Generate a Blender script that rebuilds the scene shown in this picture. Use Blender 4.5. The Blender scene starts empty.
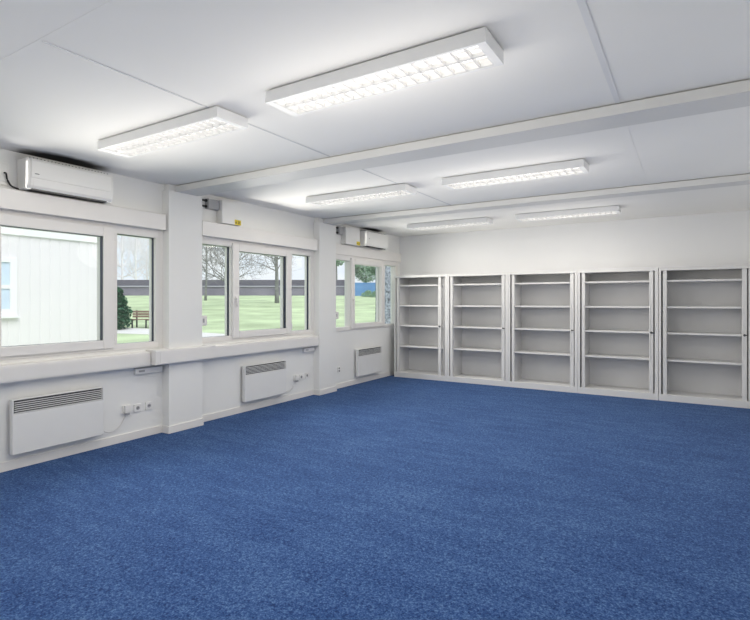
import bpy, bmesh, math, random
from mathutils import Vector, Matrix
random.seed(7)
SC = bpy.context.scene
COL = SC.collection

# ------------------------------------------------------------------ helpers
class MB:
    """collects shapes in world coordinates; build() links them as ONE mesh object"""
    def __init__(self): self.bm = bmesh.new()
    def box(self, x0, x1, y0, y1, z0, z1, bev=0.0):
        b = self.bm
        r = bmesh.ops.create_cube(b, size=1.0)
        vs = r['verts']
        for v in vs:
            v.co = Vector((x0 + (v.co.x + .5) * (x1 - x0), y0 + (v.co.y + .5) * (y1 - y0), z0 + (v.co.z + .5) * (z1 - z0)))
        if bev:
            es = list({e for v in vs for e in v.link_edges})
            bmesh.ops.bevel(b, geom=es, offset=bev, segments=2, affect='EDGES', profile=.5)
        return self
    def tube(self, pts, rad, seg=8, caps=True):
        b = self.bm
        pts = [Vector(p) for p in pts]
        rads = rad if isinstance(rad, (list, tuple)) else [rad] * len(pts)
        rings = []
        for i, p in enumerate(pts):
            t = (pts[min(i + 1, len(pts) - 1)] - pts[max(i - 1, 0)]).normalized()
            a = Vector((0, 0, 1)) if abs(t.z) < .9 else Vector((1, 0, 0))
            u = t.cross(a).normalized(); w = t.cross(u)
            rings.append([b.verts.new(p + (u * math.cos(2 * math.pi * k / seg) + w * math.sin(2 * math.pi * k / seg)) * rads[i]) for k in range(seg)])
        for q in range(len(rings) - 1):
            for k in range(seg):
                b.faces.new((rings[q][k], rings[q][(k + 1) % seg], rings[q + 1][(k + 1) % seg], rings[q + 1][k]))
        if caps:
            b.faces.new(rings[0][::-1]); b.faces.new(rings[-1])
        return self
    def prism(self, prof, axis, a0, a1):
        """closed 2D profile extruded along axis; profile coordinates are the other two axes in order"""
        b = self.bm
        def pt(p, a):
            if axis == 'x': return Vector((a, p[0], p[1]))
            if axis == 'y': return Vector((p[0], a, p[1]))
            return Vector((p[0], p[1], a))
        A = [b.verts.new(pt(p, a0)) for p in prof]; B = [b.verts.new(pt(p, a1)) for p in prof]
        n = len(prof)
        for i in range(n): b.faces.new((A[i], A[(i + 1) % n], B[(i + 1) % n], B[i]))
        b.faces.new(A[::-1]); b.faces.new(B)
        return self
    def quad(self, *pts):
        self.bm.faces.new([self.bm.verts.new(Vector(p)) for p in pts]); return self
    def build(self, name, m, parent=None, label=None, bevel=0.0, smooth=False):
        bm = self.bm
        bmesh.ops.recalc_face_normals(bm, faces=bm.faces[:])
        org = Vector((0, 0, 0))
        if parent is not None:
            p = parent
            while p is not None: org += p.location; p = p.parent
        else:
            xs = [v.co for v in bm.verts]
            org = Vector(((min(v.x for v in xs) + max(v.x for v in xs)) / 2, (min(v.y for v in xs) + max(v.y for v in xs)) / 2, min(v.z for v in xs)))
        for v in bm.verts: v.co -= org
        me = bpy.data.meshes.new(name); bm.to_mesh(me); bm.free()
        if smooth:
            for f in me.polygons: f.use_smooth = True
        me.materials.append(m)
        o = bpy.data.objects.new(name, me); COL.objects.link(o)
        if parent is not None: o.parent = parent
        else: o.location = org
        if bevel:
            md = o.modifiers.new('bevel', 'BEVEL'); md.width = bevel; md.segments = 2; md.limit_method = 'ANGLE'
        if label: o['label'] = label
        return o

def tag(o, label, cat, group=None, kind=None):
    o['label'] = label; o['category'] = cat
    if group: o['group'] = group
    if kind: o['kind'] = kind
    return o
def thing(name, loc, label, cat, group=None, kind=None):
    o = bpy.data.objects.new(name, None); COL.objects.link(o); o.location = loc; o.empty_display_size = .1
    return tag(o, label, cat, group, kind)
def copy_tree(o, parent=None):
    c = o.copy(); COL.objects.link(c)
    if parent is not None: c.parent = parent
    for ch in list(o.children): copy_tree(ch, c)
    return c
def copy_thing(o, loc, label):
    c = copy_tree(o); c.location = loc; c['label'] = label; return c

# ------------------------------------------------------------------ materials
def nodes(name):
    m = bpy.data.materials.new(name); m.use_nodes = True
    return m, m.node_tree.nodes, m.node_tree.links, m.node_tree.nodes['Principled BSDF']
def paint(name, col, rough=.5, var=.02, scale=3.0, bump=0.0, bscale=200., metal=0.0, spec=.5):
    m, N, L, P = nodes(name)
    tc = N.new('ShaderNodeTexCoord'); n = N.new('ShaderNodeTexNoise'); n.inputs['Scale'].default_value = scale; n.inputs['Detail'].default_value = 4
    L.new(tc.outputs['Object'], n.inputs['Vector'])
    r = N.new('ShaderNodeValToRGB'); L.new(n.outputs['Fac'], r.inputs['Fac'])
    r.color_ramp.elements[0].position = .3; r.color_ramp.elements[1].position = .7
    r.color_ramp.elements[0].color = tuple(max(0, c * (1 - var)) for c in col) + (1,)
    r.color_ramp.elements[1].color = tuple(min(1, c * (1 + var)) for c in col) + (1,)
    L.new(r.outputs['Color'], P.inputs['Base Color'])
    P.inputs['Roughness'].default_value = rough; P.inputs['Metallic'].default_value = metal
    P.inputs['Specular IOR Level'].default_value = spec
    if bump:
        n2 = N.new('ShaderNodeTexNoise'); n2.inputs['Scale'].default_value = bscale; L.new(tc.outputs['Object'], n2.inputs['Vector'])
        b = N.new('ShaderNodeBump'); b.inputs['Strength'].default_value = bump; b.inputs['Distance'].default_value = .002
        L.new(n2.outputs['Fac'], b.inputs['Height']); L.new(b.outputs['Normal'], P.inputs['Normal'])
    return m
M = {}
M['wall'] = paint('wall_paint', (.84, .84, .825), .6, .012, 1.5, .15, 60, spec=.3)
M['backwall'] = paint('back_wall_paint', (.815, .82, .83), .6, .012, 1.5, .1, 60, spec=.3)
M['ceil'] = paint('ceiling_panel', (.925, .915, .885), .85, .010, 1.2, spec=.1)
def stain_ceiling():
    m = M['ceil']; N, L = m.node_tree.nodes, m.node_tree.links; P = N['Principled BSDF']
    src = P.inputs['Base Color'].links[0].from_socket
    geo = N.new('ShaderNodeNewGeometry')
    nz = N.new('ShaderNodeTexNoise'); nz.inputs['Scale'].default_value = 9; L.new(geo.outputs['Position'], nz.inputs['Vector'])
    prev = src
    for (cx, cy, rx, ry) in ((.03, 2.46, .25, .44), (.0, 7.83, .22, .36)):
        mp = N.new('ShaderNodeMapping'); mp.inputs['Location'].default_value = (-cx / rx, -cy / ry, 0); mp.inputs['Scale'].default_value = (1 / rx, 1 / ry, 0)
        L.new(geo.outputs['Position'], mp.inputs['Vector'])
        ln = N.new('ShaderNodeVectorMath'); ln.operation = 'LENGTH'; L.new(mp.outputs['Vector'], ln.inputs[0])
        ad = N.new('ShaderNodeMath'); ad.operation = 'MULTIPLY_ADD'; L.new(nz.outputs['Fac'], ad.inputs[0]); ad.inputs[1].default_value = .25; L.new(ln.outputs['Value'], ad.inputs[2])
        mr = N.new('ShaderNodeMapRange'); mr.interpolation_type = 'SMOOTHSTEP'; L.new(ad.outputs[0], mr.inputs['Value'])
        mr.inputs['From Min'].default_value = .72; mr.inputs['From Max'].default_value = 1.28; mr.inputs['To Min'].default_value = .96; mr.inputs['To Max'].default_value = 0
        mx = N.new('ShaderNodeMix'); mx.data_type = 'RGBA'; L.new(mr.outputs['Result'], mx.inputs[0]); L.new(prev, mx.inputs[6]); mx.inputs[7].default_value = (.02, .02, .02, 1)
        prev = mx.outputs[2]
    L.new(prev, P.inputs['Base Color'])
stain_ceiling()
M['beam'] = paint('beam_paint', (.74, .735, .715), .55, .012, 2, spec=.3)
M['seam'] = paint('seam_strip', (.68, .685, .69), .6, .02, 4)
M['seamw'] = paint('seam_cover', (.83, .83, .83), .5, .01, 4)
M['pvc'] = paint('white_pvc', (.82, .80, .775), .32, .01, 5)
M['trunk'] = paint('trunking_pvc', (.80, .785, .765), .4, .01, 5)
M['dark'] = paint('dark_frame_foil', (.012, .018, .045), .35, .1, 8)
M['ac'] = paint('ac_plastic', (.84, .835, .81), .35, .01, 6)
M['slot'] = paint('dark_slot', (.02, .02, .021), .6, .1, 20)
M['slate'] = paint('grey_slot', (.06, .062, .066), .6, .1, 20)
M['heater'] = paint('heater_enamel', (.80, .80, .79), .35, .01, 6)
M['cab'] = paint('cabinet_enamel', (.74, .735, .725), .45, .01, 4)
M['cabin'] = paint('cabinet_inside', (.67, .67, .675), .5, .012, 4)
M['door'] = paint('tambour_plastic', (.73, .725, .715), .45, .01, 8)
M['lock'] = paint('lock_metal', (.08, .08, .085), .35, .1, 30, metal=.6)
M['lamp'] = paint('lamp_enamel', (.84, .845, .845), .4, .01, 5)
M['louvre'] = paint('louvre_white', (.70, .70, .70), .3, .01, 9)
M['socket'] = paint('socket_plastic', (.82, .81, .79), .35, .01, 9)
M['grey'] = paint('grey_plastic', (.38, .38, .39), .45, .03, 15)
M['black'] = paint('black_rubber', (.012, .012, .013), .5, .1, 15)
M['yellow'] = paint('sticker_yellow', (.80, .62, .02), .5, .03, 20)
M['cord'] = paint('white_cord', (.72, .71, .69), .45, .02, 15)

def glass_mat():
    m = bpy.data.materials.new('window_glass'); m.use_nodes = True
    N, L = m.node_tree.nodes, m.node_tree.links
    N.clear()
    o = N.new('ShaderNodeOutputMaterial'); mx = N.new('ShaderNodeMixShader'); t = N.new('ShaderNodeBsdfTransparent'); g = N.new('ShaderNodeBsdfGlossy')
    lw = N.new('ShaderNodeLayerWeight'); lw.inputs['Blend'].default_value = .5
    pw = N.new('ShaderNodeMath'); pw.operation = 'POWER'; L.new(lw.outputs['Facing'], pw.inputs[0]); pw.inputs[1].default_value = 5
    f = N.new('ShaderNodeMath'); f.operation = 'MULTIPLY_ADD'; L.new(pw.outputs[0], f.inputs[0]); f.inputs[1].default_value = .7; f.inputs[2].default_value = .025
    n = N.new('ShaderNodeTexNoise'); n.inputs['Scale'].default_value = 2
    r = N.new('ShaderNodeMapRange'); r.inputs['To Min'].default_value = .0; r.inputs['To Max'].default_value = .01
    L.new(n.outputs['Fac'], r.inputs['Value']); L.new(r.outputs['Result'], g.inputs['Roughness'])
    t.inputs['Color'].default_value = (.97, .985, .98, 1)
    L.new(f.outputs[0], mx.inputs['Fac']); L.new(t.outputs['BSDF'], mx.inputs[1]); L.new(g.outputs['BSDF'], mx.inputs[2]); L.new(mx.outputs['Shader'], o.inputs['Surface'])
    return m
M['glass'] = glass_mat()

def emit_mat(name, col, s):
    m, N, L, P = nodes(name)
    P.inputs['Base Color'].default_value = (.8, .8, .8, 1)
    P.inputs['Emission Color'].default_value = col + (1,); P.inputs['Emission Strength'].default_value = s
    return m
LAMP = 2.2
PW = {-0.21: 4.7, 2.44: 3.8, 5.05: 3.4, 7.70: 2.3}
PZ = 2.33
WIN = (30.0, 30.0, 21.0)
DOWN = 9.5
M['tube'] = emit_mat('fluorescent_tube', (1.0, .955, .885), LAMP)

def carpet():
    m, N, L, P = nodes('blue_carpet')
    tc = N.new('ShaderNodeTexCoord')
    def noise(sc, det, mapscale=None):
        n = N.new('ShaderNodeTexNoise'); n.inputs['Scale'].default_value = sc; n.inputs['Detail'].default_value = det
        if mapscale:
            mp = N.new('ShaderNodeMapping'); mp.inputs['Scale'].default_value = mapscale; L.new(tc.outputs['Object'], mp.inputs['Vector']); L.new(mp.outputs['Vector'], n.inputs['Vector'])
        else: L.new(tc.outputs['Object'], n.inputs['Vector'])
        return n
    a = noise(125, 2); c = noise(48, 4); b = noise(9, 4, (.22, 1.0, 1)); d = noise(1.1, 3)
    def madd(x, k, y=None):
        q = N.new('ShaderNodeMath'); q.operation = 'MULTIPLY_ADD'; L.new(x, q.inputs[0]); q.inputs[1].default_value = k
        if y is None: q.inputs[2].default_value = 0
        else: L.new(y, q.inputs[2])
        return q.outputs[0]
    s = madd(a.outputs['Fac'], .50); s = madd(c.outputs['Fac'], .30, s); s = madd(b.outputs['Fac'], .13, s); s = madd(d.outputs['Fac'], .07, s)
    r = N.new('ShaderNodeValToRGB'); L.new(s, r.inputs['Fac'])
    e = r.color_ramp.elements
    e[0].position = .39; e[0].color = (.008, .026, .107, 1); e[1].position = .635; e[1].color = (.100, .178, .34, 1)
    k = e.new(.50); k.color = (.0245, .070, .208, 1)
    L.new(r.outputs['Color'], P.inputs['Base Color']); P.inputs['Roughness'].default_value = .95; P.inputs['Specular IOR Level'].default_value = .1
    P.inputs['Sheen Weight'].default_value = .10; P.inputs['Sheen Roughness'].default_value = .5; P.inputs['Sheen Tint'].default_value = (.55, .72, 1, 1)
    bp = N.new('ShaderNodeBump'); bp.inputs['Strength'].default_value = .5; bp.inputs['Distance'].default_value = .006
    L.new(a.outputs['Fac'], bp.inputs['Height']); L.new(bp.outputs['Normal'], P.inputs['Normal'])
    return m
M['carpet'] = carpet()
M['grass'] = paint('grass', (.50, .60, .38), .9, .24, .35, .5, 3, spec=.1)
M['path'] = paint('pale_path', (.72, .71, .70), .9, .05, 1, spec=.1)
M['siding'] = paint('white_siding', (.79, .755, .79), .6, .01, 1, spec=.2)
M['fascia'] = paint('white_fascia', (.84, .83, .86), .5, .01, 1, spec=.2)
M['blind'] = paint('pale_blue_blind', (.60, .70, .84), .4, .12, 1.2)
M['shedroof'] = paint('dark_shed_roof', (.17, .16, .20), .9, .12, .2, spec=.1)
M['shedwall'] = paint('shed_cladding', (.27, .25, .31), .9, .15, .25, spec=.1)
M['shedband'] = paint('shed_band', (.48, .47, .54), .8, .05, 1, spec=.1)
M['bark'] = paint('grey_bark', (.25, .25, .25), .95, .25, 3, spec=.1)
M['barkb'] = paint('speckled_bark', (.27, .29, .34), .95, .7, 9, .5, 8, spec=.1)
M['barkp'] = paint('pale_bark', (.82, .79, .82), .95, .12, 3, spec=.1)
M['conifer'] = paint('conifer_green', (.055, .145, .085), .9, .5, 5, spec=.1)
M['leaf'] = paint('evergreen_leaf', (.36, .50, .36), .9, .4, .8, spec=.1)
M['blue'] = paint('blue_cladding', (.16, .30, .56), .7, .15, .4, spec=.2)
M['wood'] = paint('bench_wood', (.30, .21, .17), .8, .15, 8, spec=.2)
M['iron'] = paint('bench_iron', (.05, .05, .055), .6, .1, 8)

# ------------------------------------------------------------------ room shell
H = 2.758
XR, YF, YB = 5.9, -1.6, 9.0
T = .14
def struct(o, label, cat): return tag(o, label, cat, kind='structure')
BAY = (2.45, 5.12, 7.79)
WZ0, WZ1 = .955, 2.262
def win_range(i):
    c = BAY[i]; return c - 1.11, c + 1.11
b = MB()
b.box(-T, 0, YF - .1, YB + .1, -.1, WZ0); b.box(-T, 0, YF - .1, YB + .1, WZ1, H + .1)
ys = [YF - .1] + [y for i in range(3) for y in win_range(i)] + [YB + .1]
for k in range(0, len(ys), 2): b.box(-T, 0, ys[k], ys[k + 1], WZ0, WZ1)
struct(b.build('wall_left', M['wall']), 'off-white wall with three wide windows', 'wall')
struct(MB().box(0, XR, YB, YB + .1, -.1, H + .1).build('wall_back', M['backwall']), 'plain white end wall behind the open cabinets', 'wall')
M['wallw'] = paint('bounce_wall_paint', (.90, .90, .89), .6, .012, 1.5, .15, 60, spec=.3)  # out-of-view walls made lighter than the wall paint to bounce more light
struct(MB().box(XR, XR + .1, YF - .1, YB + .1, -.1, H + .1).build('wall_right', M['wallw']), 'plain white wall opposite the windows', 'wall')
struct(MB().box(0, XR, YF - .1, YF, -.1, H + .1).build('wall_front', M['wallw']), 'plain white wall behind the camera', 'wall')
struct(MB().box(0, XR, YF, YB, -.1, 0).build('floor', M['carpet']), 'floor covered in mottled blue carpet', 'floor')
struct(MB().box(0, XR, YF, YB, H, H + .1).build('ceiling', M['ceil']), 'flat pale grey-white panelled ceiling', 'ceiling')
# seams of the ceiling panels
struct(MB().box(2.238, 2.252, 1.28, 3.66, H - .003, H).box(2.238, 2.252, 3.94, 6.38, H - .003, H).build('trim_1', M['seam']), 'thin panel joint running along the ceiling beside the lamps', 'ceiling joint')
struct(MB().box(4.575, 4.607, YF, 3.66, H - .003, H).build('trim_2', M['seamw']), 'white cover strip on the ceiling in front of the near beam', 'ceiling strip')
struct(MB().box(4.585, 4.597, 3.94, 6.38, H - .0015, H).build('trim_3', M['ceil']), 'narrow ceiling joint between the two beams', 'ceiling strip')
struct(MB().box(0, XR, 1.262, 1.274, H - .0015, H).build('trim_4', M['ceil']), 'faint cross joint of the ceiling panels nearest the camera', 'ceiling joint')
def beam(y0, y1, zb, label):
    o = MB().box(0, XR, y0, y1, zb, H - .008).box(0, XR, y0 + .03, y1 - .03, H - .02, H).build('ceiling_beam', M['beam'], bevel=.004)
    return struct(o, label, 'beam')
beam(3.66, 3.94, 2.68, 'wide white ceiling beam nearer the camera')
beam(6.38, 6.61, 2.684, 'narrower white ceiling beam farther from the camera, near the cabinets')
PIL = ((3.555, 4.005), (6.228, 6.66))
for (a, c), lab in zip(PIL, ('white boxed pillar between the first two windows, crossed by trunking', 'white boxed pillar between the middle and far windows')):
    o = MB().box(0, .12, a, c, 0, 2.682, .004).box(0, .075, a + .03, c - .02, 2.68, H).build('pillar', M['wall'])
    struct(o, lab, 'pillar')
# baseboards
def bb(y0, y1, x=0.0): return (x, x + .012, y0, y1, 0, .083)
b = MB()
prev = YF
for a, c in PIL:
    b.box(*bb(prev, a)); b.box(*bb(a - .012, c + .012, .12)); b.box(.0, .12, a - .012, a, 0, .083); b.box(0, .12, c, c + .012, 0, .083); prev = c
b.box(*bb(prev, YB))
struct(b.build('baseboard_left', M['pvc'], bevel=.003), 'low white skirting along the window wall', 'skirting')
struct(MB().box(0, XR, YB - .012, YB, 0, .083).build('baseboard_back', M['pvc']), 'low white skirting of the end wall', 'skirting')
struct(MB().box(XR - .012, XR, YF, YB, 0, .083).build('baseboard_right', M['pvc']), 'low white skirting opposite the windows', 'skirting')

# ------------------------------------------------------------------ windows
def ring(b, y0, y1, z0, z1, x0, x1, w, wb=None, wt=None, bev=.004):
    """rectangular frame of member width w in the yz plane"""
    wb = w if wb is None else wb; wt = w if wt is None else wt
    b.box(x0, x1, y0, y0 + w, z0, z1, bev); b.box(x0, x1, y1 - w, y1, z0, z1, bev)
    b.box(x0, x1, y0 + w, y1 - w, z0, z0 + wb, bev); b.box(x0, x1, y0 + w, y1 - w, z1 - wt, z1, bev)
def make_window(i, label):
    c = BAY[i]; cs = c - (.03 if i == 0 else 0); rebate = M['dark'] if i < 2 else M['pvc']; lw = .062 if i else .12  # far window's rebate is coloured pale to imitate a glossy reflection
    o = thing('window_%d' % (i + 1), (0, c, WZ0), label, 'window', kind='structure')
    y0, y1 = c - 1.11, c + 1.11
    f = MB()
    ring(f, y0, y1, WZ0, WZ1, -.03, .012, .062, .062, .11)
    f.box(-.03, .012, y1 - .09, y1 - .06, WZ0 + .062, WZ1 - .11, .004)
    f.box(-.03, .012, c - .575, c - .45, WZ0 + .062, WZ1 - .11, .004); f.box(-.03, .012, c + .47, c + .578, WZ0 + .062, WZ1 - .11, .004)
    f.build('window_frame', M['pvc'], o)
    # darker outer half of the frame, set behind the white one
    d = MB()
    panes = [(c - 1.048, c - .575, WZ0 + .062, WZ1 - .11), (c + .578, c + 1.02, WZ0 + .062, WZ1 - .11)]
    for (a, e, z0, z1) in panes: ring(d, a - .004, e + .004, z0 - .004, z1 + .004, -.060, -.03, .007, .005, .007, 0)
    d.build('rebate', rebate, o, label='dark glazing rebate of the window frame' if i < 2 else None)
    w_ = MB()
    for (a, e, z0, z1) in panes: ring(w_, a - .01, e + .01, z0 - .01, z1 + .01, -.10, -.060, .016, .008, .014, 0)
    ring(w_, cs - .575, cs + .57, WZ0 + .05, WZ1 - .11, -.10, -.045, .11, .035, .046, 0)
    w_.build('outer_frame', M['pvc'], o)
    for (a, e, z0, z1) in panes:
        MB().box(-.062, -.056, a + .002, e - .002, z0 + .002, z1 - .002).build('pane', M['glass'], o)
    s = MB()
    ring(s, cs - .565, cs + .562, WZ0 + .028, WZ1 - .058, .012, .036, .108, .085, .10, .006)
    so = s.build('sash', M['pvc'], o)
    a, e, z0, z1 = cs - .457, cs + .454, WZ0 + .113, WZ1 - .158
    MBd = MB(); ring(MBd, a - .004, e + .004, z0 - .004, z1 + .004, -.026, .013, .007, .005, .007, 0)
    MBd.build('gasket', rebate, so, label='dark glazing rebate of the sash' if i < 2 else None)
    MB().box(-.026, -.020, a + .002, e - .002, z0 + .002, z1 - .002).build('pane', M['glass'], so)
    hd = MB().box(.036, .046, cs - .530, cs - .502, WZ0 + .50, WZ0 + .57, .003).box(.046, .062, cs - .526, cs - .506, WZ0 + .525, WZ0 + .545, .003).box(.058, .070, cs - .527, cs - .505, WZ0 + .43, WZ0 + .548, .004)
    hd.build('handle', M['pvc'], so)
    for zz in (WZ0 + .10, WZ1 - .19):
        MB().tube([(.030, cs + .568, zz), (.030, cs + .568, zz + .07)], .008).build('hinge', M['pvc'], so)
    # outside sill
    MB().prism([(-.03, WZ0 + .0), (-.17, WZ0 - .03), (-.17, WZ0 - .05), (-.03, WZ0 - .02)], 'y', y0 + .02, y1 - .02).build('outer_sill', M['pvc'], o)
    return o
make_window(0, 'wide white window nearest the camera, looking onto the white building')
make_window(1, 'middle white three-pane window between the two pillars')
make_window(2, 'far white three-pane window next to the first cabinet')

# roller shutter housings over the windows
def housing(y0, y1, label, X=.10):
    o = thing('shutter_housing', (0, (y0 + y1) / 2, 2.238), label, 'shutter box', 'roller shutter boxes over the windows')
    MB().prism([(0, 2.238), (X, 2.238), (X + .003, 2.241), (X + .003, 2.405), (X - .004, 2.412), (0, 2.412)], 'y', y0, y1).build('cover', M['pvc'], o)
    for y, s in ((y0, -1), (y1, 1)):
        MB().box(0, X + .005, min(y, y + s * .008), max(y, y + s * .008), 2.236, 2.414, .002).build('end_cap', M['pvc'], o)
housing(1.30, 3.525, 'long white shutter box under the large air conditioner')
housing(4.03, 6.19, 'long white shutter box over the middle window, below the grey junction box')
housing(6.70, 8.98, 'long white shutter box over the far window by the cabinets', .03)
def winder(y, label):
    o = thing('shutter_winder', (.0, y, 1.165), label, 'shutter winder', 'strap winders beside the windows')
    MB().box(.012, .058, y - .055, y + .055, 1.165, 1.285, .008).build('casing', M['pvc'], o)
    MB().box(.058, .060, y - .012, y + .012, 1.20, 1.25).build('strap_slot', M['grey'], o)
    MB().box(.03, .033, y - .050, y - .030, 1.285, 2.236).build('strap', M['cord'], o)
winder(4.075, 'small off-white winder box at left edge of the middle window')
winder(6.765, 'small off-white winder box at left edge of the far window')

# wall trunking with the joint cover round the near pillar
def trunking(y0, y1, label):
    o = thing('cable_trunking', (0, (y0 + y1) / 2, .768), label, 'trunking', 'white cable trunking under the windows')
    MB().prism([(0, .768), (.096, .768), (.10, .772), (.10, .908), (.094, .915), (0, .921)], 'y', y0, y1).build('body', M['trunk'], o)
    MB().box(.10, .104, y0, y1, .782, .896, .0015).build('lid', M['trunk'], o)
trunking(.4, 3.344, 'white cable trunking under the nearest window, left of the pillar')
trunking(4.215, 6.226, 'white cable trunking under the middle window, right of the near pillar')
o = thing('trunking_cover', (0, 3.78, .775), 'white trunking cover jutting out around the near pillar', 'trunking')
prof = [(.12, .778), (.182, .778), (.186, .782), (.186, .925), (.180, .932), (.12, .936)]
MB().prism(prof, 'y', 3.346, 4.11).box(0, .1201, 3.352, 3.553, .7785, .9345).box(0, .1201, 4.007, 4.11, .7785, .9345).build('body', M['trunk'], o)
MB().box(.186, .190, 3.40, 4.06, .79, .915, .0015).build('lid', M['trunk'], o)
MB().prism([(0, .772), (.104, .772), (.108, .776), (.108, .922), (.10, .928), (0, .930)], 'y', 4.11, 4.213).build('coupling', M['trunk'], o)

# ------------------------------------------------------------------ convector heaters
def heater(y0, label):
    w = .795
    y1 = y0 + w
    o = thing('convector_heater', (0, y0 + w / 2, .142), label, 'heater', 'white convector heaters on the window wall')
    b = MB()
    b.box(.030, .086, y0, y1, .142, .49, .006)                     # lower case
    b.box(.030, .086, y0, y1, .606, .613, .002)
    b.box(.030, .086, y0, y0 + .012, .485, .608, .002); b.box(.030, .086, y1 - .012, y1, .485, .608, .002)
    b.build('casing', M['heater'], o)
    g = MB().box(.034, .062, y0 + .012, y1 - .012, .488, .607)
    gb = g.build('grille_recess', M['slate'], o, label='dark recess behind the grille')
    s = MB()
    n = 6
    for k in range(n):
        z = .493 + k * (.108 / n)
        s.prism([(.074, z), (.088, z + .001), (.088, z + .0075), (.074, z + .0065)], 'y', y0 + .018, y1 - .018)
    s.build('grille', M['heater'], o)
    for yy in (y0 + .16, y1 - .16):
        MB().box(-.001, .030, yy - .02, yy + .02, .20, .56).build('bracket', M['heater'], o)
    MB().box(.03, .08, y1, y1 + .006, .30, .36, .002).build('control_knob', M['socket'], o)
    return o
H1 = heater(2.05, 'large white convector heater under the nearest window')
H2 = heater(4.715, 'white convector heater under the middle window')
H3 = heater(7.36, 'white convector heater in the far bay beside the cabinets')
def cord(h, pts):
    P = [Vector(p) for p in pts]; out = []
    for k in range(len(P) - 1):
        p0, p1, p2, p3 = P[max(k - 1, 0)], P[k], P[k + 1], P[min(k + 2, len(P) - 1)]
        for q in range(6):
            t = q / 6
            out.append(.5 * ((2 * p1) + (p2 - p0) * t + (2 * p0 - 5 * p1 + 4 * p2 - p3) * t * t + (3 * p1 - p0 - 3 * p2 + p3) * t ** 3))
    out.append(P[-1]); return out
MB().tube(cord(H1, [(.045, 2.84, .20), (.04, 2.89, .155), (.02, 2.97, .14), (.012, 3.06, .18), (.015, 3.11, .268)]), .004).build('power_cord', M['cord'], H1, smooth=True)
MB().tube(cord(H2, [(.045, 5.50, .20), (.04, 5.56, .15), (.02, 5.65, .14), (.012, 5.75, .20)]), .004).build('power_cord', M['cord'], H2, smooth=True)

# ------------------------------------------------------------------ sockets and small wall boxes
def socket(yc, zc, label, holes='single', w=.084):
    o = thing('wall_socket', (0, yc, zc - w / 2), label, 'socket', 'white sockets low on the window wall')
    MB().box(0, .014, yc - w / 2, yc + w / 2, zc - w / 2, zc + w / 2, .004).build('plate', M['socket'], o)
    if holes == 'single':
        MB().tube([(.010, yc, zc), (.0146, yc, zc)], .021, 16).build('recess', M['grey'], o)
        MB().tube([(.014, yc - .006, zc), (.0150, yc - .006, zc)], .005).tube([(.014, yc + .008, zc), (.0150, yc + .008, zc)], .005).build('contact', M['black'], o)
    else:
        for dz in (-.022, .022):
            MB().box(.010, .0150, yc - .014, yc + .014, zc + dz - .011, zc + dz + .011).build('port', M['slate'], o)
    return o
socket(3.255, .325, 'white socket in the nearest bay, middle one of three in the row', 'single')
socket(3.387, .327, 'white socket in the nearest bay, right one beside the near pillar', 'single')
socket(5.925, .315, 'white socket under the middle window, middle one of three', 'single')
socket(6.06, .320, 'white socket under the middle window, right one beside the far pillar', 'single')
socket(6.895, .315, 'lone white socket just past the far pillar', 'double')
def plugbox(yc, zc, label):
    o = thing('heater_plug', (0, yc, zc - .06), label, 'plug', 'plugs of the heaters')
    MB().box(-.001, .014, yc - .042, yc + .042, zc - .045, zc + .04, .004).build('plate', M['socket'], o)
    MB().box(.014, .050, yc - .032, yc + .032, zc - .035, zc + .045, .008).build('timer_body', M['socket'], o)
    MB().box(.014, .047, yc - .020, yc + .020, zc - .056, zc - .035, .004).build('plug', M['grey'], o)
plugbox(3.125, .335, 'white plug unit with cord, beside the near heater')
plugbox(5.80, .318, 'white plug unit with cord, beside the middle heater')
def slimbox(y0, y1, label):
    o = thing('slim_wall_box', (0, (y0 + y1) / 2, .685), label, 'wall box', 'slim boxes under the trunking')
    MB().box(0, .045, y0, y1, .685, .745, .005).build('casing', M['socket'], o)
    MB().box(.045, .0458, y0 + .03, y0 + .10, .705, .725).build('rating_label', M['grey'], o)
slimbox(3.215, 3.53, 'slim white box under the trunking, left of the near pillar')
slimbox(5.955, 6.205, 'slim white box under the trunking, left of the far pillar')

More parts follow.
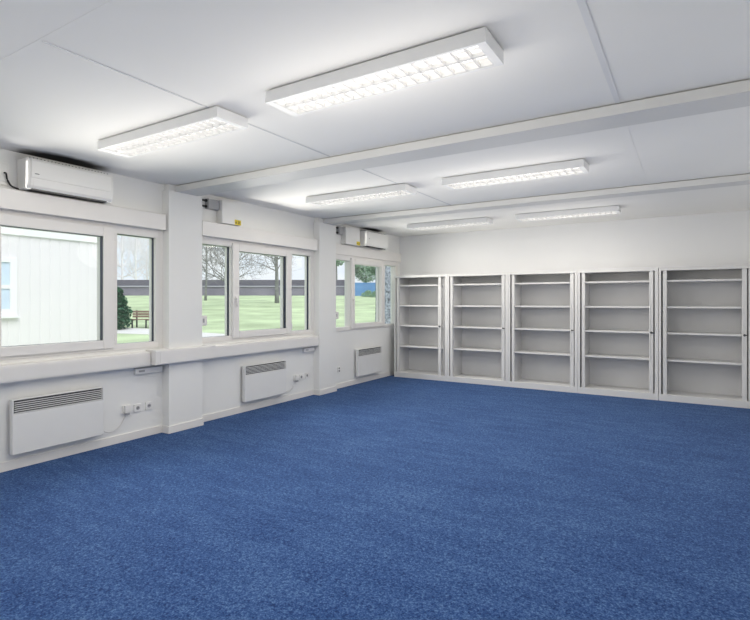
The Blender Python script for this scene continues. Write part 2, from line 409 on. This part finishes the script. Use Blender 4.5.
# ------------------------------------------------------------------ electrical boxes above the windows
def junction(y0, y1, z0, z1, label, gl=True):
    o = thing('junction_box', (0, (y0 + y1) / 2, z0), label, 'junction box', 'grey junction boxes near the ceiling')
    MB().box(-.002, .05, y0, y1, z0, z1, .010).build('body', M['grey'], o)
    MB().box(.05, .064, y0 + .004, y1 - .004, z0 + .004, z1 - .004, .006).build('lid', M['grey'], o)
    if gl:
        for zz in (z0 + .028, z1 - .028):
            MB().tube([(.030, y0 + .004, zz), (.030, y0 - .012, zz)], .017, 12).tube([(.030, y0 - .012, zz), (.030, y0 - .07, zz)], .011, 10).build('cable_gland', M['black'], o)
junction(4.140, 4.312, 2.575, 2.70, 'grey junction box with black cable glands beside the near pillar')
junction(6.83, 6.955, 2.565, 2.70, 'grey junction box beside the far pillar, half hidden')
def wbox(y0, y1, label):
    z0, z1 = 2.42, 2.705
    o = thing('electrical_box', (0, (y0 + y1) / 2, z0), label, 'electrical box', 'white electrical boxes above the windows')
    MB().box(0, .085, y0, y1, z0, z1, .004).build('body', M['ac'], o)
    MB().box(.085, .10, y0 + .003, y1 - .003, z0 + .003, z1 - .003, .004).build('cover', M['ac'], o)
    s = MB().box(.10, .1008, y1 - .108, y1 - .004, z0 + .006, z0 + .070).build('warning_sticker', M['yellow'], o, label='yellow warning sticker with black marks')
    MB().prism([(y1 - .100, z0 + .022), (y1 - .072, z0 + .022), (y1 - .086, z0 + .054)], 'x', .1008, .1014).box(.1008, .1014, y1 - .056, y1 - .014, z0 + .020, z0 + .027).box(.1008, .1014, y1 - .056, y1 - .014, z0 + .033, z0 + .040).box(.1008, .1014, y1 - .056, y1 - .014, z0 + .046, z0 + .053).build('black_mark', M['black'], s)
wbox(4.318, 4.632, 'white electrical box with yellow sticker over the middle window')
wbox(6.965, 7.395, 'white electrical box with yellow sticker beside the far air conditioner')
o = thing('cable_outlet_cover', (0, 1.98, 2.45), 'square white cable outlet cover left of the large air conditioner', 'outlet cover')
MB().box(0, .014, 1.90, 2.055, 2.45, 2.645, .004).build('frame', M['ac'], o)
MB().box(.014, .022, 1.925, 2.03, 2.48, 2.62, .003).build('plate', M['ac'], o)

# ------------------------------------------------------------------ air conditioners
def aircon(y0, y1, label, cordy=None):
    z0, z1 = 2.424, 2.692
    o = thing('air_conditioner', (0, (y0 + y1) / 2, z0), label, 'air conditioner', 'wall air conditioners near the ceiling')
    prof = [(0, z0 + .012), (.03, z0), (.150, z0), (.172, z0 + .006), (.190, z0 + .030), (.200, z0 + .075), (.203, z0 + .13), (.200, z1 - .03), (.190, z1 - .008), (.180, z1), (0, z1)]
    MB().prism(prof, 'y', y0 + .022, y1 - .022).build('body', M['ac'], o)
    for a in (y0, y1 - .022): MB().prism([(p[0] * 1.0 , p[1]) for p in prof], 'y', a, a + .022).build('end_cap', M['ac'], o, bevel=.006)
    f = MB().prism([(.198, z0 + .088), (.206, z0 + .10), (.2085, z0 + .15), (.206, z1 - .03), (.196, z1 - .008), (.19, z1 - .008), (.198, z0 + .13)], 'y', y0 + .026, y1 - .026).build('front_panel', M['ac'], o)
    MB().box(.2075, .2090, y0 + .05, y0 + .085, z0 + .128, z0 + .134).build('logo_mark', M['slate'], f)
    g = MB().box(.02, .165, y0 + .03, y1 - .03, z1, z1 + .004)
    for k in range(24): g.box(.02, .165, y0 + .03 + (y1 - y0 - .07) * k / 23, y0 + .034 + (y1 - y0 - .07) * k / 23, z1 + .004, z1 + .009)
    g.build('intake_grille', M['slot'], o)
    MB().prism([(.085, z0 + .001), (.085, z0 - .003), (.150, z0 - .003), (.1745, z0 + .005), (.172, z0 + .008)], 'y', y0 + .04, y1 - .05).build('air_outlet', M['slot'], o)
    MB().prism([(.175, z0 + .008), (.178, z0 + .006), (.193, z0 + .030), (.203, z0 + .084), (.199, z0 + .084)], 'y', y0 + .045, y1 - .045).build('air_flap', M['ac'], o)
    MB().box(.206, .2075, y0 + .43, y0 + .50, z0 + .135, z0 + .142).build('display', M['socket'], f)
    return o
A1 = aircon(2.12, 2.875, 'large white wall air conditioner above the nearest window')
MB().tube(cord(A1, [(.031, 2.012, 2.552), (.045, 2.02, 2.545), (.04, 2.03, 2.50), (.03, 2.06, 2.455), (.03, 2.10, 2.438), (.03, 2.125, 2.435)]), .0075).build('power_cord', M['black'], A1, label='black power cord', smooth=True)
aircon(7.46, 8.21, 'far white air conditioner above the window by the cabinets')

# ------------------------------------------------------------------ ceiling lamps
def lamp(x0, yc, label):
    L_, W = 1.405, .275
    x1, y0, y1 = x0 + L_, yc - W / 2, yc + W / 2
    zb = 2.68
    o = thing('ceiling_lamp', (x0 + L_ / 2, yc, zb), label, 'lamp', 'louvred ceiling lamps')
    b = MB()
    b.box(x0 + .02, x1 - .02, y0 + .02, y1 - .02, 2.748, H)          # spacer on the ceiling
    b.box(x0, x1, y0, y1, 2.735, 2.750)                                # tray top
    b.box(x0, x1, y0, y0 + .018, zb, 2.736); b.box(x0, x1, y1 - .018, y1, zb, 2.736)
    b.box(x0, x0 + .045, y0 + .018, y1 - .018, zb, 2.736); b.box(x1 - .045, x1, y0 + .018, y1 - .018, zb, 2.736)
    b.build('housing', M['lamp'], o)
    for s in (-1, 1):
        MB().tube([(x0 + .05, yc + s * .062, 2.718), (x1 - .05, yc + s * .062, 2.718)], .013, 10).build('tube', M['tube'], o)
    g = MB()
    g.box(x0 + .045, x1 - .045, yc - .009, yc + .009, zb + .003, zb + .025)
    g.prism([(y0 + .018, zb + .003), (y0 + .026, zb + .003), (y0 + .020, zb + .05), (y0 + .018, zb + .05)], 'x', x0 + .045, x1 - .045)
    g.prism([(y1 - .018, zb + .003), (y1 - .026, zb + .003), (y1 - .020, zb + .05), (y1 - .018, zb + .05)], 'x', x0 + .045, x1 - .045)
    n = 18
    for k in range(n + 1):
        xx = x0 + .045 + (L_ - .09) * k / n
        g.prism([(xx - .0035, zb + .025), (xx - .004, zb + .003), (xx + .004, zb + .003), (xx + .0035, zb + .025)], 'y', y0 + .018, y1 - .018)
    g.build('louvre', M['louvre'], o)
    return o
dl = bpy.data.lights.new('lamp_downlight', 'AREA'); dl.shape = 'RECTANGLE'; dl.size = 1.3; dl.size_y = .22; dl.energy = DOWN; dl.color = (1, .95, .87)
def lamp_and_fill_lights(x, y):
    pl = bpy.data.lights.new('lamp_fill', 'POINT'); pl.energy = PW[y] * (1.28 if x > 2.5 else .78); pl.shadow_soft_size = .28; pl.color = (1, .95, .87)  # soft fill points added in mid-air under each lamp to brighten the ceiling
    for dx in (-.47, 0, .47):
        q = bpy.data.objects.new('lamp_fill', pl); COL.objects.link(q); q.location = (x + dx, y, PZ)
    q = bpy.data.objects.new('lamp_downlight', dl); COL.objects.link(q); q.location = (x, y, 2.672)
lA = lamp(.93, 2.44, 'louvred ceiling lamp over the nearest window, near the large air conditioner')
spots = [(2.77, 2.44, 'biggest louvred ceiling lamp, at the top of the picture'),
         (.93, 5.05, 'louvred ceiling lamp between the two beams, on the window side'),
         (2.77, 5.05, 'louvred ceiling lamp between the two beams, away from the windows'),
         (.93, 7.70, 'farthest louvred ceiling lamp above the leftmost cabinets'),
         (.93, -.21, 'louvred ceiling lamp added for light behind the camera, on the window side'),  # row continued out of view, added to light the near end
         (2.77, -.21, 'louvred ceiling lamp added for light behind the camera, away from the windows'),
         (2.77, 7.70, 'farthest louvred ceiling lamp above the middle cabinets')]
for x, y, lab in spots:
    copy_thing(lA, (x + 1.405 / 2, y, 2.68), lab); lamp_and_fill_lights(x + 1.405 / 2, y)
lamp_and_fill_lights(.93 + 1.405 / 2, 2.44)

# ------------------------------------------------------------------ cabinets
SH = (1.767, 1.381, 1.0, .603)
def cabinet(x0, w, l0, l1, r0, r1, keysize, label):
    yf, yb, h = 8.53, 8.985, 1.95
    o = thing('tambour_cabinet', (x0 + w / 2, (yf + yb) / 2, 0), label, 'cabinet', 'open white cabinets along the end wall')
    t = .030
    TR = .047
    for a, tt in ((x0, t), (x0 + w - TR, TR)): MB().box(a, a + tt, yf, yb - .012, .095, 1.905, .002).build('side_panel', M['cab'], o)
    MB().box(x0, x0 + w, yf, yb - .012, 1.905, h, .002).build('top_panel', M['cab'], o)
    MB().box(x0, x0 + w, yf, yb - .012, 0, .095, .002).build('plinth', M['cab'], o)
    MB().box(x0, x0 + w, yb - .012, yb, 0, h).build('back_panel', M['cabin'], o)
    for a in (x0 + .088, x0 + w - .098): MB().box(a, a + .010, yf + .05, yb - .012, .095, 1.905).build('lining', M['cabin'], o)
    for zt in SH: MB().box(x0 + .098, x0 + w - .098, yf + .045, yb - .012, zt - .026, zt, .002).build('shelf', M['cab'], o)
    for side, (a, e) in ((-1, (l0, l1)), (1, (r0, r1))):
        d = MB()
        a, e = x0 + a, x0 + e
        d.box(a, e, yf + .012, yf + .034, .096, 1.904, .004)          # leading edge
        q = (e - .012) if side < 0 else (a + .012)
        d.box(q - .006, q + .006, yf + .006, yf + .014, .60, 1.40, .003)   # finger rail
        # slatted curtain running from the leading edge into the side
        s0, s1 = (x0 + t, a) if side < 0 else (e, x0 + w - TR)
        if s1 - s0 > .03:
            n = max(1, int((s1 - s0) / .014))
            for k in range(n):
                u0 = s0 + (s1 - s0) * k / n; u1 = s0 + (s1 - s0) * (k + 1) / n
                d.box(u0 + .001, u1 - .001, yf + .075, yf + .081, .096, 1.904)
            d.box(a, a + .008, yf + .03, yf + .081, .096, 1.904)
        do = d.build('door', M['door'], o)
        if side > 0:
            kx = (a + e) / 2
            lk = MB().tube([(kx, yf + .013, .992), (kx, yf + .004, .992)], .011 * keysize, 12)
            if keysize > 1: lk.box(kx - .012, kx + .030, yf - .004, yf + .005, .985, .999, .002)
            lk.build('lock', M['lock'], do, label='dark lock')
    return o
PX = (.135, 1.25, 2.367, 3.484, 4.603)
cabinet(PX[0], 1.113, .052, .100, .925, .980, 1.5, 'leftmost open white cabinet, in the corner by the far window')
cabinet(PX[1], 1.113, .046, .096, .997, 1.052, 1.1, 'open white cabinet, second from the far window')
cabinet(PX[2], 1.113, .054, .102, .995, 1.052, 1.1, 'open white cabinet in the middle of the row of five')
cabinet(PX[3], 1.113, .052, .102, .993, 1.048, 1.5, 'open white cabinet, second from the right end of the row')
cabinet(PX[4], 1.113, .050, .102, .993, 1.050, 1.5, 'rightmost open white cabinet of the row')

# ------------------------------------------------------------------ outside
F_, AZ = 508.0, math.atan(315 / 508)
CX = 4.992; CA, SA = math.cos(AZ), math.sin(AZ)
SLOPE = .0377
def ground(x, y):
    d = -(x - CX) * SA + y * CA
    return -.4 + SLOPE * max(0, min(d, 93) - 15)
def place(bearing, d):
    """ground point at a bearing (tangent, right of the view axis) and depth"""
    x = CX + d * (-SA + CA * bearing); y = d * (CA + SA * bearing); return Vector((x, y, ground(x, y)))
def bear(u): return (u - 375) / F_
b = MB(); bm = b.bm
NX, NY = 60, 70
gv = [[None] * (NY + 1) for _ in range(NX + 1)]
for i in range(NX + 1):
    for j in range(NY + 1):
        x = -.145 - 130 * (i / NX) ** 1.5; y = -40 + 170 * j / NY
        gv[i][j] = bm.verts.new((x, y, ground(x, y)))
for i in range(NX):
    for j in range(NY): bm.faces.new((gv[i][j], gv[i][j + 1], gv[i + 1][j + 1], gv[i + 1][j]))
tag(b.build('lawn', M['grass'], smooth=True), 'pale green lawn rising gently outside the windows', 'lawn', kind='structure')
# footpath
b = MB()
ptsA = [(60, 24.0, 27.0), (100, 24.0, 27.0), (150, 23.3, 26.0), (205, 22.0, 24.0), (240, 21.2, 23.0)]
prev = None
vs = []
for u, d0, d1 in ptsA:
    p, q = place(bear(u), d0), place(bear(u), d1); p.z += .03; q.z += .03
    vs.append((b.bm.verts.new(p), b.bm.verts.new(q)))
for k in range(len(vs) - 1): b.bm.faces.new((vs[k][0], vs[k][1], vs[k + 1][1], vs[k + 1][0]))
r = bmesh.ops.extrude_face_region(b.bm, geom=b.bm.faces[:])
for v in r['geom']:
    if isinstance(v, bmesh.types.BMVert): v.co.z -= .15
tag(b.build('footpath', M['path']), 'pale paved footpath crossing the lawn by the bench', 'path', kind='structure')

# neighbouring white building
NXF, NY0, NY1 = -7.3, -9.0, 7.27
o = thing('site_building', (-10.3, -.9, -.45), 'white ribbed single-storey building outside the nearest window', 'building')
b = MB()
prof = []
y = NY0
while y < NY1 - .01:
    prof += [(NXF, y), (NXF, min(y + .17, NY1)), (NXF - .009, min(y + .18, NY1)), (NXF - .009, min(y + .20, NY1))]; y += .21
prof += [(NXF, NY1), (NXF - 6, NY1), (NXF - 6, NY0)]
b.prism(prof, 'z', -.45, 2.87)
b.build('wall', M['siding'], o)
MB().box(NXF - 6.06, NXF + .05, NY0 - .05, NY1 + .05, 2.87, 3.35, .01).build('roof_fascia', M['fascia'], o)
def nwin(y0, y1):
    f = MB(); z0, z1 = 1.14, 2.39
    ring(f, y0, y1, z0, z1, NXF - .02, NXF + .04, .13, .15, .11)
    f.box(NXF - .02, NXF + .03, y0 + .13, y1 - .13, 1.72, 1.80)
    f.box(NXF, NXF + .10, y0 - .03, y1 + .03, z0 - .04, z0)
    fo = f.build('window_frame', M['fascia'], o)
    MB().box(NXF - .01, NXF + .005, y0 + .13, y1 - .13, z0 + .15, 1.72).build('lower_blind', M['blind'], fo)
    MB().box(NXF - .01, NXF + .005, y0 + .13, y1 - .13, 1.80, z1 - .11).build('upper_blind', M['blind'], fo)
nwin(3.2, 5.21); nwin(-.6, 1.4)

# far long shed
def oriented(p, q, depth, z0, z1, b):
    """box with its front edge from p to q"""
    d = (q - p); d.z = 0; n = Vector((-d.y, d.x, 0)).normalized()
    if n.dot(Vector((p.x - CX, p.y, 0))) < 0: n = -n
    A = [p, q, q + n * depth, p + n * depth]
    lo = [b.bm.verts.new((v.x, v.y, z0)) for v in A]; hi = [b.bm.verts.new((v.x, v.y, z1)) for v in A]
    for k in range(4): b.bm.faces.new((lo[k], lo[(k + 1) % 4], hi[(k + 1) % 4], hi[k]))
    b.bm.faces.new(lo[::-1]); b.bm.faces.new(hi)
p, q = place(bear(60), 90), place(bear(349), 90)
zb = p.z
mid = (p + q) / 2
o = thing('long_shed', (mid.x, mid.y, zb), 'long low dark shed along the far side of the lawn', 'shed')
b = MB(); oriented(p, q, 8, zb - .3, zb + 1.55, b); b.build('wall', M['shedwall'], o)
b = MB(); oriented(place(bear(59.5), 89.8), place(bear(349.5), 89.8), 8.4, zb + 1.55, zb + 1.72, b); b.build('gutter', M['shedband'], o)
b = MB(); oriented(place(bear(59.5), 89.9), place(bear(349.5), 89.9), 8.2, zb + 1.72, zb + 2.78, b); b.build('roof', M['shedroof'], o)
p, q = place(bear(351), 88), place(bear(405), 88)
b = MB(); oriented(p, q, 3, p.z - .3, p.z + 2.3, b)
tag(b.build('blue_shed', M['blue']), 'long low blue structure beyond the lawn, seen through the far window', 'shed')

# trees
def branchy(seed, h, r, first, levels=4, droop=.0, spread=.75, nb=4):
    rnd = random.Random(seed)
    tr, br = MB(), MB()
    def grow(p, d, L, rad, lev):
        n = 4; pts = [p]; rads = [rad]
        for k in range(n):
            d = (d + Vector((rnd.uniform(-1, 1), rnd.uniform(-1, 1), rnd.uniform(-.4, .6))) * .16).normalized()
            p = p + d * L / n; pts.append(p); rads.append(rad * (1 - .62 * (k + 1) / n))
        br.tube(pts, rads, 5 if lev < 2 else 3, caps=False)
        if lev >= levels: return
        for k in range(nb + (1 if lev < 2 else 0)):
            i = rnd.randint(1, n); a = rnd.uniform(0, 2 * math.pi)
            u = d.cross(Vector((0, 0, 1)) if abs(d.z) < .95 else Vector((1, 0, 0))).normalized(); w = d.cross(u)
            nd = (d * rnd.uniform(.4, .9) + (u * math.cos(a) + w * math.sin(a)) * spread + Vector((0, 0, .18 - droop))).normalized()
            grow(pts[i], nd, L * rnd.uniform(.55, .78), max(.012, rads[i] * .6), lev + 1)
    n = 7; p = Vector((0, 0, -.2)); pts = [p]; rads = [r * 1.15]
    for k in range(n):
        p = p + Vector((rnd.uniform(-.04, .04) * h / n, rnd.uniform(-.04, .04) * h / n, h / n)); pts.append(p); rads.append(r * (1 - .6 * (k + 1) / n))
    tr.tube(pts, rads, 9)
    for k in range(1, n + 1):
        if pts[k].z < first: continue
        for q in range(4):
            a = rnd.uniform(0, 2 * math.pi)
            grow(pts[k], Vector((math.cos(a), math.sin(a), rnd.uniform(.2, 1.0))).normalized(), h * rnd.uniform(.28, .42) * (1.15 - .5 * k / n), rads[k] * .38, 1)
    return tr, br
def bare_tree(u, d, h, r, first, seed, mat, label, levels=4, spread=.75):
    c = place(bear(u), d)
    o = thing('bare_tree', c, label, 'tree', 'leafless trees on the lawn')
    tr, br = branchy(seed, h, r, first, levels, spread=spread)
    for m_ in (tr, br):
        for v in m_.bm.verts: v.co += c
    tr.build('trunk', mat, o, smooth=True); br.build('branches', mat, o, smooth=True)
bare_tree(277, 58, 9, .25, 2.6, 3, M['bark'], 'bare tree with dark trunk seen through the wide middle pane')
bare_tree(205.5, 66, 9, .16, 2.6, 5, M['bark'], 'thin bare tree close to the near pillar, through the left middle pane')
bare_tree(229, 50, 9, .22, 2.0, 8, M['bark'], 'bare tree with its trunk behind the window mullion, branches reaching over the left middle pane')
bare_tree(122, 105, 14, .30, 3, 11, M['barkp'], 'pale bare tree beyond the shed, left in the narrow near pane', 4, .5)
bare_tree(136, 122, 15, .30, 3, 12, M['barkp'], 'pale bare tree beyond the shed, central in the narrow near pane', 4, .5)
bare_tree(147, 140, 14, .28, 3, 13, M['barkp'], 'pale bare tree beyond the shed, right in the narrow near pane', 4, .5)
# thick speckled trunk by the far window
c = place(bear(385), 24)
o = thing('thick_tree', c, 'thick speckled tree trunk close outside the far window', 'tree')
pts = [c + Vector((math.sin(k * .8) * .03, 0, -.2 + k * .7)) for k in range(9)]
MB().tube(pts, [.60 if k == 0 else .50 - .012 * k for k in range(9)], 20).build('trunk', M['barkb'], o, smooth=True)
tb = MB()
for k, (dx, dy) in enumerate(((-.9, .3), (.5, -.8), (-.4, -.9), (.8, .6))):
    s = pts[6] + Vector((0, 0, .2 * k))
    tb.tube([s, s + Vector((dx * 1.0, dy * 1.0, .9)), s + Vector((dx * 2.2, dy * 2.2, 2.2))], [.16, .11, .05], 8)
tb.build('branches', M['barkb'], o, smooth=True)
# leafy masses
def leafy(name, c, blobs, n, size, mat, label, cat, trunk=None, seed=1, matt=None):
    rnd = random.Random(seed)
    o = thing(name, c, label, cat)
    b = MB()
    for k in range(n):
        bx, by, bz, rx, rz = blobs[rnd.randrange(len(blobs))]
        v = Vector((rnd.gauss(0, 1), rnd.gauss(0, 1), rnd.gauss(0, 1))).normalized() * (rnd.random() ** .33)
        p = c + Vector((bx + v.x * rx, by + v.y * rx, bz + v.z * rz))
        a = Vector((rnd.uniform(-1, 1), rnd.uniform(-1, 1), rnd.uniform(-.6, .6))).normalized(); e = a.cross(Vector((rnd.uniform(-1, 1), rnd.uniform(-1, 1), 1))).normalized()
        s = size * rnd.uniform(.6, 1.3)
        b.quad(p - a * s, p - e * s * .6, p + a * s, p + e * s * .6)
    b.build('foliage', mat, o)
    if trunk: MB().tube([c + Vector((0, 0, -.2)), c + Vector((0, 0, trunk))], [trunk * .05 + .03, trunk * .03 + .02], 8).build('trunk', M['bark'], o)
    return o
c = place(bear(116), 25.6)
leafy('conifer_shrub', c, [(0, 0, .45, .75, .45), (0, 0, .9, .74, .5), (0, 0, 1.4, .55, .45), (0, 0, 1.8, .34, .4)], 5200, .075, M['conifer'], 'dark green conifer shrub beside the bench, left in the narrow near pane', 'shrub', 1.6, 2)
c = place(bear(366), 96)
leafy('leafy_tree', c, [(0, 0, 4.2, 2.4, 1.8), (-1.5, -1, 5.6, 2.2, 1.6), (1.6, 1, 5.4, 2.0, 1.5), (.6, .2, 7.2, 1.6, 1.2)], 5000, .22, M['leaf'], 'round green tree above the blue structure', 'tree', 4, 3)
c = place(bear(336), 104)
leafy('leafy_tree', c, [(0, 0, 7.3, 1.9, 1.3), (.9, .6, 8.6, 1.6, 1.2), (-.5, 0, 6.6, .8, 1)], 2600, .22, M['leaf'], 'green tree crown over the shed roof, at the left of the far window', 'tree', 7, 4)
for u, d, k, lab in ((366, 82, 5, 'low green bush in front of the blue structure, left one'), (374, 80, 6, 'low green bush in front of the blue structure, right one')):
    leafy('lawn_bush', place(bear(u), d), [(0, 0, .35, .9, .45), (.3, .2, .7, .6, .4)], 900, .10, M['leaf'], lab, 'bush', None, k)
# bench
c = place(bear(148), 26.8)
o = thing('park_bench', c, 'dark legged wooden park bench on the footpath', 'bench')
ax = Vector((CA, SA, 0)); ay = Vector((-SA, CA, 0))     # bench runs across the view, faces it
def obx(b, u0, u1, v0, v1, z0, z1):
    n0 = len(b.bm.verts); b.box(u0, u1, v0, v1, z0, z1); b.bm.verts.ensure_lookup_table()
    for v in b.bm.verts[n0:]: v.co = c + ax * v.co.x + ay * v.co.y + Vector((0, 0, v.co.z))
Lb = .92
b = MB()
for k in range(4): obx(b, -Lb, Lb, -.28 + k * .12, -.18 + k * .12, .43, .47)
b.build('seat', M['wood'], o)
b = MB()
for k in range(3): obx(b, -Lb, Lb, .22, .25, .54 + k * .13, .64 + k * .13)
b.build('backrest', M['wood'], o)
for u in (-.72, 0, .72):
    b = MB(); obx(b, u - .03, u + .03, -.26, -.20, 0, .43); obx(b, u - .03, u + .03, .25, .31, 0, .92); obx(b, u - .03, u + .03, -.26, .28, .39, .43)
    b.build('leg', M['iron'], o)

# ------------------------------------------------------------------ light and camera
w = bpy.data.worlds.new('sky'); SC.world = w; w.use_nodes = True
N, L = w.node_tree.nodes, w.node_tree.links
bg = N['Background']
tc = N.new('ShaderNodeTexCoord'); nz = N.new('ShaderNodeTexNoise'); nz.inputs['Scale'].default_value = 5; nz.inputs['Detail'].default_value = 5
mp = N.new('ShaderNodeMapping'); mp.inputs['Scale'].default_value = (1, 1, 3); L.new(tc.outputs['Generated'], mp.inputs['Vector']); L.new(mp.outputs['Vector'], nz.inputs['Vector'])
r = N.new('ShaderNodeValToRGB'); L.new(nz.outputs['Fac'], r.inputs['Fac'])
r.color_ramp.elements[0].position = .35; r.color_ramp.elements[0].color = (.76, .85, 1.0, 1)
r.color_ramp.elements[1].position = .65; r.color_ramp.elements[1].color = (.97, .98, 1.0, 1)
L.new(r.outputs['Color'], bg.inputs['Color']); bg.inputs['Strength'].default_value = 1.08
sl = bpy.data.lights.new('added_sun', 'SUN'); sl.energy = 2.2; sl.angle = math.radians(40); sl.color = (1, .98, .95)  # soft sun added to brighten neighbouring wall and lawn; the sky is overcast
so = bpy.data.objects.new('added_sun', sl); COL.objects.link(so)
so.rotation_euler = (0, math.radians(42), math.radians(-15))
so.location = (20, 0, 30)

for i in range(3):                                    # fill light added just inside each window to brighten the room
    al = bpy.data.lights.new('window_fill', 'AREA'); al.shape = 'RECTANGLE'; al.size = 2.0; al.size_y = 1.05; al.spread = math.radians(125); al.energy = WIN[i]; al.color = (1, .965, .91)
    q = bpy.data.objects.new('window_fill', al); COL.objects.link(q); q.location = (.135, BAY[i], 1.66)
    q.rotation_euler = Vector((1, 0, -.03)).to_track_quat('-Z', 'Z').to_euler()
cam = bpy.data.cameras.new('camera'); co = bpy.data.objects.new('camera', cam); COL.objects.link(co)
co.location = (CX, 0, 1.46); co.rotation_euler = (math.radians(90), 0, AZ)
cam.sensor_width = 36; cam.lens = 36 * F_ / 750; cam.shift_y = -9 / 750; cam.clip_start = .05; cam.clip_end = 500
SC.camera = co
vs_ = SC.view_settings
vs_.view_transform = 'Standard'; vs_.look = 'None'; vs_.gamma = 1; vs_.use_curve_mapping = False
vs_.exposure = 0.0
